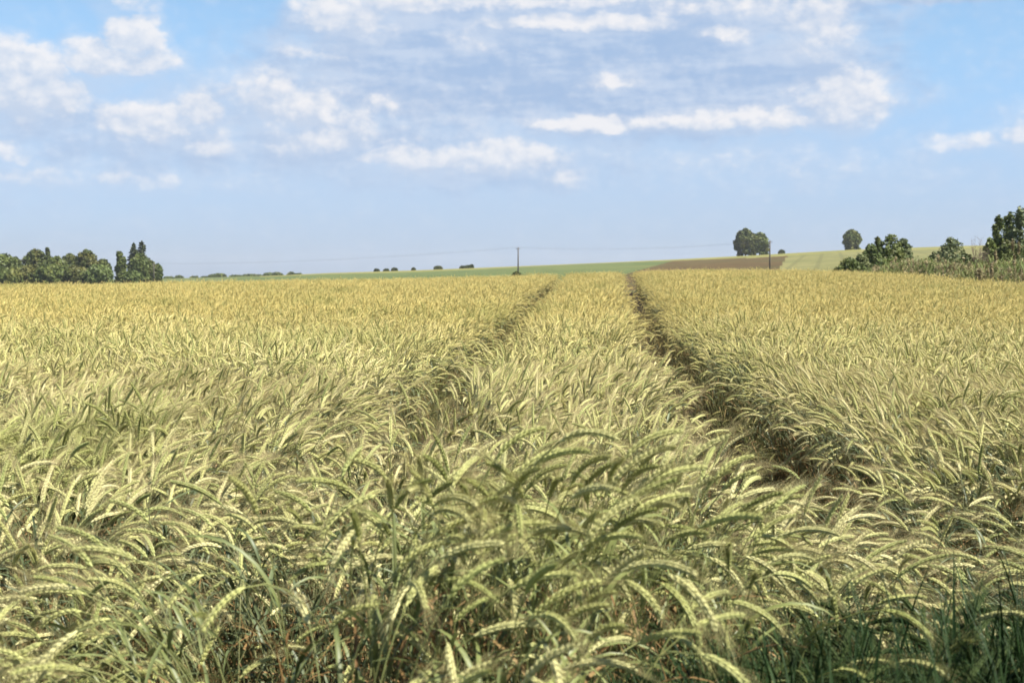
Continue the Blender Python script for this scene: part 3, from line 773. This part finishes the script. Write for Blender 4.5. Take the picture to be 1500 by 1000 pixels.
row = [
 ('birch_tree', 178, 400, 369, 20, 'column', 'fol_mid', 'slim conical tree standing alone left of the two spruces', 'tree'),
 ('spruce_tree', 197, 415, 355, 22, 'spruce', 'fol_spruce', 'left one of the two tall dark spruces', 'tree'),
 ('spruce_tree', 209, 420, 352, 26, 'spruce', 'fol_spruce', 'right and taller one of the two dark spruces', 'tree'),
 ('broadleaf_tree', 205, 396, 371, 32, 'round', 'fol_mid', 'bushy tree in front of the two spruces', 'tree'),
 ('broadleaf_tree', 221, 404, 381, 20, 'round', 'fol_dark', 'dark tree between the spruces and the wooden pole', 'tree'),
 ('broadleaf_tree', 232, 408, 386, 15, 'round', 'fol_light', 'small lighter round tree behind the pole at the clump end', 'tree'),
 ('shrub', 196, 385, 396, 30, 'shrub', 'fol_light', 'low light green shrub at the foot of the spruces', 'shrub')]
for i, r in enumerate(row): make_tree(*r, G2, 40 + i)
far = [(248, 405, 12), (263, 403.5, 9), (285, 404.5, 9), (300, 405, 9), (313, 401.5, 12), (322, 400, 16), (346, 402.5, 14), (366, 401, 18), (379, 402, 8), (395, 399, 16), (406, 398.5, 14), (427, 398, 9), (438, 400, 9)]
for i, (px, yt, wd) in enumerate(far):
    make_tree('distant_tree', px, 820, yt + 1.0, wd * 1.35, 'round', 'fol_mid', ['tiny distant tree on the left skyline, number %d rightwards from the spruce clump' % (i + 1),][0] if False else
              ('tiny distant tree on the skyline %s' % ['nearest the spruce clump', 'second right of the spruce clump', 'third right of the spruce clump', 'fourth right of the spruce clump',
               'on the left flank of the widest far clump', 'forming the widest far clump', 'just right of the widest far clump', 'left of the twin low domes', 'small between two wider distant trees',
               'forming the left of the twin low domes', 'forming the right of the twin low domes', 'small and pointed past the twin domes', 'last before the bare green slope'][i]), 'tree', 'tiny distant trees on the left skyline', 60 + i)
far = [(552, 395, 6), (566, 395, 7), (578, 393.5, 8), (606, 393.5, 4), (642, 390.5, 12), (678, 390.5, 7), (685, 389.8, 9), (691, 388.5, 4)]
nm = ['first and leftmost speck on the green slope crest', 'second speck on the green slope crest', 'third speck, a low dome on the green slope crest', 'thin speck alone on the crest',
      'largest dark dome on the green slope crest', 'left of the last three crest shrubs', 'middle of the last three crest shrubs', 'thin last shrub on the crest before the utility pole']
for i, (px, yt, wd) in enumerate(far):
    make_tree('shrub', px, 640, yt, wd, 'shrub', 'fol_dark', 'tiny shrub, ' + nm[i], 'shrub', 'tiny shrubs along the green slope crest', 80 + i)
make_tree('shrub', 757, 298, 398.5, 13, 'shrub', 'fol_dark', 'small dark bush round the foot of the middle utility pole', 'shrub', None, 95)
make_tree('broadleaf_tree', 1091, 610, 334, 34, 'round', 'fol_dark', 'big dark domed tree on the hilltop, left of a joined pair', 'tree', 'hilltop trees', 96)
make_tree('broadleaf_tree', 1112, 612, 340, 30, 'round', 'fol_mid', 'lighter tree on the hilltop, right of a joined pair beside pole', 'tree', 'hilltop trees', 97)
make_tree('shrub', 1144, 615, 367, 8, 'shrub', 'fol_dark', 'tiny shrub on the hilltop right of the joined pair of trees', 'shrub', None, 98)
make_tree('broadleaf_tree', 1247, 596, 336, 28, 'round', 'fol_mid', 'lone small round tree on the right hilltop', 'tree', 'hilltop trees', 99)
G3 = 'bushes in the rough strip at the right'
row = [
 ('bush', 1243, 92, 376, 56, 'shrub', 'fol_mid', 'low dark bush at the left end of the rough strip'),
 ('bush', 1260, 94, 371, 44, 'shrub', 'fol_willow', 'grey green low bush behind the darkest low bush'),
 ('bush', 1275, 97, 355, 44, 'shrub', 'fol_mid', 'dark stepped bush left of the highest domed bush'),
 ('bush', 1284, 104, 345, 28, 'round', 'fol_dark', 'small dark knob of a bush against the highest dome'),
 ('bush', 1303, 100, 341, 54, 'round', 'fol_mid', 'highest domed bush of the rough strip, darkly rounded'),
 ('bush', 1322, 103, 346, 36, 'round', 'fol_willow', 'paler bush leaning on the right of the highest dome'),
 ('bush', 1300, 90, 378, 64, 'shrub', 'fol_mid', 'low spreading bush below the highest dome'),
 ('bush', 1368, 92, 366, 34, 'shrub', 'fol_willow', 'low grey green bush left of the single round bush'),
 ('bush', 1393, 95, 345, 60, 'shrub', 'fol_willow', 'single round willow like bush between the dome and the tall trees'),
 ('bush', 1414, 90, 369, 50, 'shrub', 'fol_dark', 'low dark bush right of the single round bush'),
 ('bush', 1448, 84, 347, 34, 'shrub', 'fol_mid', 'low bush at the left foot of the tall pointed trees'),
 ('bush', 1475, 80, 352, 72, 'shrub', 'fol_dark', 'dense dark bush filling the foot of the tall pointed trees')]
for i, r in enumerate(row): make_tree(*r, 'bush', G3, 110 + i)
G4 = 'tall pointed trees at the right frame edge'
row = [
 ('poplar_tree', 1461, 86, 313, 36, 'column', 'fol_mid', 'leftmost tall pointed tree at the right frame edge'),
 ('poplar_tree', 1476, 88, 309, 34, 'column', 'fol_mid', 'second tall pointed tree, between two pointed neighbours'),
 ('poplar_tree', 1492, 85, 302, 40, 'column', 'fol_willow', 'tallest pointed tree at the right frame edge'),
 ('poplar_tree', 1514, 86, 306, 44, 'column', 'fol_mid', 'pointed tree cut off by the right frame edge')]
for i, r in enumerate(row): make_tree(*r, 'tree', G4, 130 + i)
# bare twiggy shrub
def twiggy(px, d, ytop, wpx, label, seed):
    rg = np.random.default_rng(seed); x = d * (px - 750) / F; z0 = T1(x, d); H = EYE + (HZ - ytop) * d / F - z0; Wd = wpx * d / F
    root = empty('dry_shrub', (x, d, z0)); tag(root, label, 'shrub')
    b, tw = MB(), MB()
    for i in range(14):
        a = rg.uniform(0, 6.283); l = Wd * 0.5 * rg.uniform(0.2, 1)
        p0 = np.array([rg.normal(0, .06), rg.normal(0, .06), -0.1]); p2 = np.array([math.cos(a) * l, math.sin(a) * l, H * rg.uniform(0.7, 1)])
        pm = (p0 + p2) / 2 + np.array([-math.cos(a) * l * .15, -math.sin(a) * l * .15, 0])
        b.tube([p0, pm, p2], [0.018, 0.012, 0.004], 5)
        for q in range(9):
            t = rg.uniform(0.3, 0.95); s0 = pm + (p2 - pm) * t; e = s0 + np.array([rg.normal(0, .18), rg.normal(0, .18), rg.uniform(0.1, 0.45)])
            tw.tube([s0, e], [0.007, 0.003], 4)
    b.link('branches', ['twig'], root); tw.link('twigs', ['twig'], root)
twiggy(1432, 82, 347, 24, 'bare brownish twiggy shrub between the round bush and tall trees', 5)
twiggy(1444, 80, 356, 16, 'low bare reddish twiggy shrub at the left foot of the tall trees', 6)

# ------------------------------------------------------------------ rough strip of reeds and tall grass
rp = bpy.data.collections.new('reed_protos')
rg = np.random.default_rng(17)
for i in range(8):
    b = MB()
    for q in range(16):
        H = rg.uniform(0.7, 1.15); x0 = rg.normal(0, 0.22, 2); a = rg.uniform(0, 6.283); le = rg.uniform(0.02, 0.25)
        dry = rg.random() < (0.08 if i < 6 else 0.45)
        p0 = np.array([*x0, 0]); p2 = p0 + np.array([math.cos(a) * le, math.sin(a) * le, H]); pm = (p0 + p2) / 2 + np.array([0, 0, 0.05])
        b.tube([p0, pm, p2], [0.009, 0.007, 0.004], 3, 1 if dry else 0)
        if dry: leaf_quads(b, p2, 10, (0.03, 0.03, 0.12), 0.05, rg, 0, 1)
        for l in range(6):
            s0 = p0 + (p2 - p0) * rg.uniform(0.3, 1); al = rg.uniform(0, 6.283); ln = rg.uniform(0.25, 0.5); sd = np.array([-math.sin(al), math.cos(al), 0]) * 0.0085
            hd = np.array([math.cos(al), math.sin(al), 0]); m1 = s0 + hd * ln * .4 + np.array([0, 0, ln * .45]); e = s0 + hd * ln * .9 + np.array([0, 0, ln * .3])
            b.add([s0 - sd, s0 + sd, m1 + sd, m1 - sd, e], [(0, 1, 2, 3), (3, 2, 4)], 1 if dry else 0)
    proto(rp, i, b, ['reed', 'reed_dry'])
pr = []
for q in range(9000):
    d = rg.uniform(43, 84); px = rg.uniform(1272, 1640)
    lim = field_end(px) + 0.6
    if d < lim or (px < 1290 and d < 70 + (1290 - px) * .1): continue
    if rg.random() > 0.85: continue
    pr.append((d * (px - 750) / F, d, px))
pr = np.array(pr)
tall = np.interp(pr[:, 2], [1230, 1300, 1340, 1420, 1500, 1640], [0.8, 1.15, 1.35, 1.25, 1.5, 1.5]) * np.interp(pr[:, 1], [43, 60, 84], [0.74, 0.92, 1.05])
so_ = scatter('reeds', rp, np.column_stack([pr[:, 0], pr[:, 1], terrain(pr[:, 0], pr[:, 1])]), np.column_stack([np.zeros(len(pr)), np.abs(rg.normal(0, .08, len(pr))), rg.uniform(-3, 3, len(pr))]), rg.integers(0, 8, len(pr)), tall * rg.normal(1, 0.12, len(pr)))
tag(so_, 'rough strip of green reeds and tall grass between bushes and rye', 'reeds', None, 'stuff')
# pale plumes that stand out above the strip
for px, yt, d, lab in [(1487, 350, 42, 'tallest pale plumed grass stalk near the right edge'), (1496, 354, 43, 'pale plumed grass stalk at the very right edge'), (1490, 372, 40, 'short pale plumed grass stalk below the tallest one'),
                       (1457, 388, 40, 'leaning pale grass stalk standing alone above the rye'), (1462, 368, 44, 'pale grass stalk in front of the dark tree foot'), (1440, 396, 41, 'short bowed pale grass stalk left of the lone leaning one')]:
    x = d * (px - 750) / F; z0 = T1(x, d); H = EYE + (HZ - yt) * d / F - z0
    root = empty('grass_stalk', (x, d, z0)); tag(root, lab, 'grass stalk', 'pale plumed grass stalks')
    b = MB(); b.tube([(0, 0, 0), (-.02, 0, H * .6), (-.09, 0, H * .9)], [0.012, 0.009, 0.006], 5); b.link('stem', ['reed_dry'], root)
    b = MB(); leaf_quads(b, (-.11, 0, H * .92), 60, (0.035, 0.035, 0.20), 0.05, rg); b.link('plume', ['reed_dry'], root, smooth=False)

# ------------------------------------------------------------------ utility poles and wires
tops = []
def pole(px, d, ytop, label):
    x = d * (px - 750) / F; z0 = T1(x, d); zt = EYE + (HZ - ytop) * d / F
    root = empty('utility_pole', (x, d, z0)); tag(root, label, 'utility pole', 'wooden utility poles of one line')
    H = zt - z0
    b = MB(); b.tube([(0, 0, -0.5), (0, 0, H * 0.5), (0, 0, H - 0.25)], [0.16, 0.14, 0.11], 10, 0, True); b.link('post', ['wood'], root)
    b = MB(); b.tube([(-0.45, 0, H - 0.55), (0.45, 0, H - 0.55)], [0.05, 0.05], 6, 0, True); b.link('crossarm', ['wood'], root)
    att = []
    for ax, az_ in ((-0.4, H - 0.5), (0.4, H - 0.5), (0, H - 0.25)):
        q = MB(); q.tube([(ax, 0, az_), (ax, 0, az_ + 0.08), (ax, 0, az_ + 0.12), (ax, 0, az_ + 0.22), (ax, 0, az_ + 0.25)], [0.02, 0.02, 0.06, 0.05, 0.02], 8, 0, True)
        q.link('insulator', ['ceramic'], root); att.append((x + ax, d, z0 + az_ + 0.2))
    tops.append(att)
pole(226, 372, 385, 'wooden utility pole beside the small round tree left of the slope')
pole(759, 300, 361, 'wooden utility pole standing alone with a bush at its foot')
pole(1127, 285, 351, 'wooden utility pole on the ploughed field beside the hilltop trees')
tops.insert(0, [(tops[0][i][0] - 130, tops[0][i][1] + 30, tops[0][i][2] + 0.3) for i in range(3)])
tops.append([(tops[-1][i][0] + 110, tops[-1][i][1] - 8, tops[-1][i][2] + 4.0) for i in range(3)])
wn_ = ['left', 'right', 'middle']; spn = ['left of the first utility pole', 'between the left and middle utility poles', 'between the middle and right utility poles', 'right of the last utility pole']
for s in range(1, len(tops) - 2):
    for i in range(3):
        a, bb = np.array(tops[s][i]), np.array(tops[s + 1][i]); pts = []
        for q in range(25):
            t = q / 24; p = a + (bb - a) * t; p[2] -= 4 * 0.9 * t * (1 - t); pts.append(p)
        b = MB(); b.tube(pts, [0.0055] * 25, 4); o = b.link('power_line', ['wire'])
        tag(o, 'thin sagging power line %s, on the %s insulators' % (spn[s], wn_[i]), 'power line', 'power lines between the poles')

# ------------------------------------------------------------------ summer haze
hb = MB(); hx, z0h, z1h = 3060.0, -26.0, 30.0
hb.add([(-hx, -hx, z0h), (hx, -hx, z0h), (hx, hx, z0h), (-hx, hx, z0h), (-hx, -hx, z1h), (hx, -hx, z1h), (hx, hx, z1h), (-hx, hx, z1h)],
       [(3, 2, 1, 0), (4, 5, 6, 7), (0, 1, 5, 4), (1, 2, 6, 5), (2, 3, 7, 6), (3, 0, 4, 7)])
hm = bpy.data.materials.new('haze'); hm.use_nodes = True; hm.node_tree.nodes.clear()
ho = hm.node_tree.nodes.new('ShaderNodeOutputMaterial'); hv = hm.node_tree.nodes.new('ShaderNodeVolumePrincipled')
hv.inputs['Color'].default_value = (0.90, 0.93, 0.97, 1); hv.inputs['Density'].default_value = 0.00012; hv.inputs['Anisotropy'].default_value = 0.2
hm.node_tree.links.new(hv.outputs[0], ho.inputs['Volume'])
M['haze'] = hm
tag(hb.link('haze', ['haze'], smooth=False), kind='stuff')
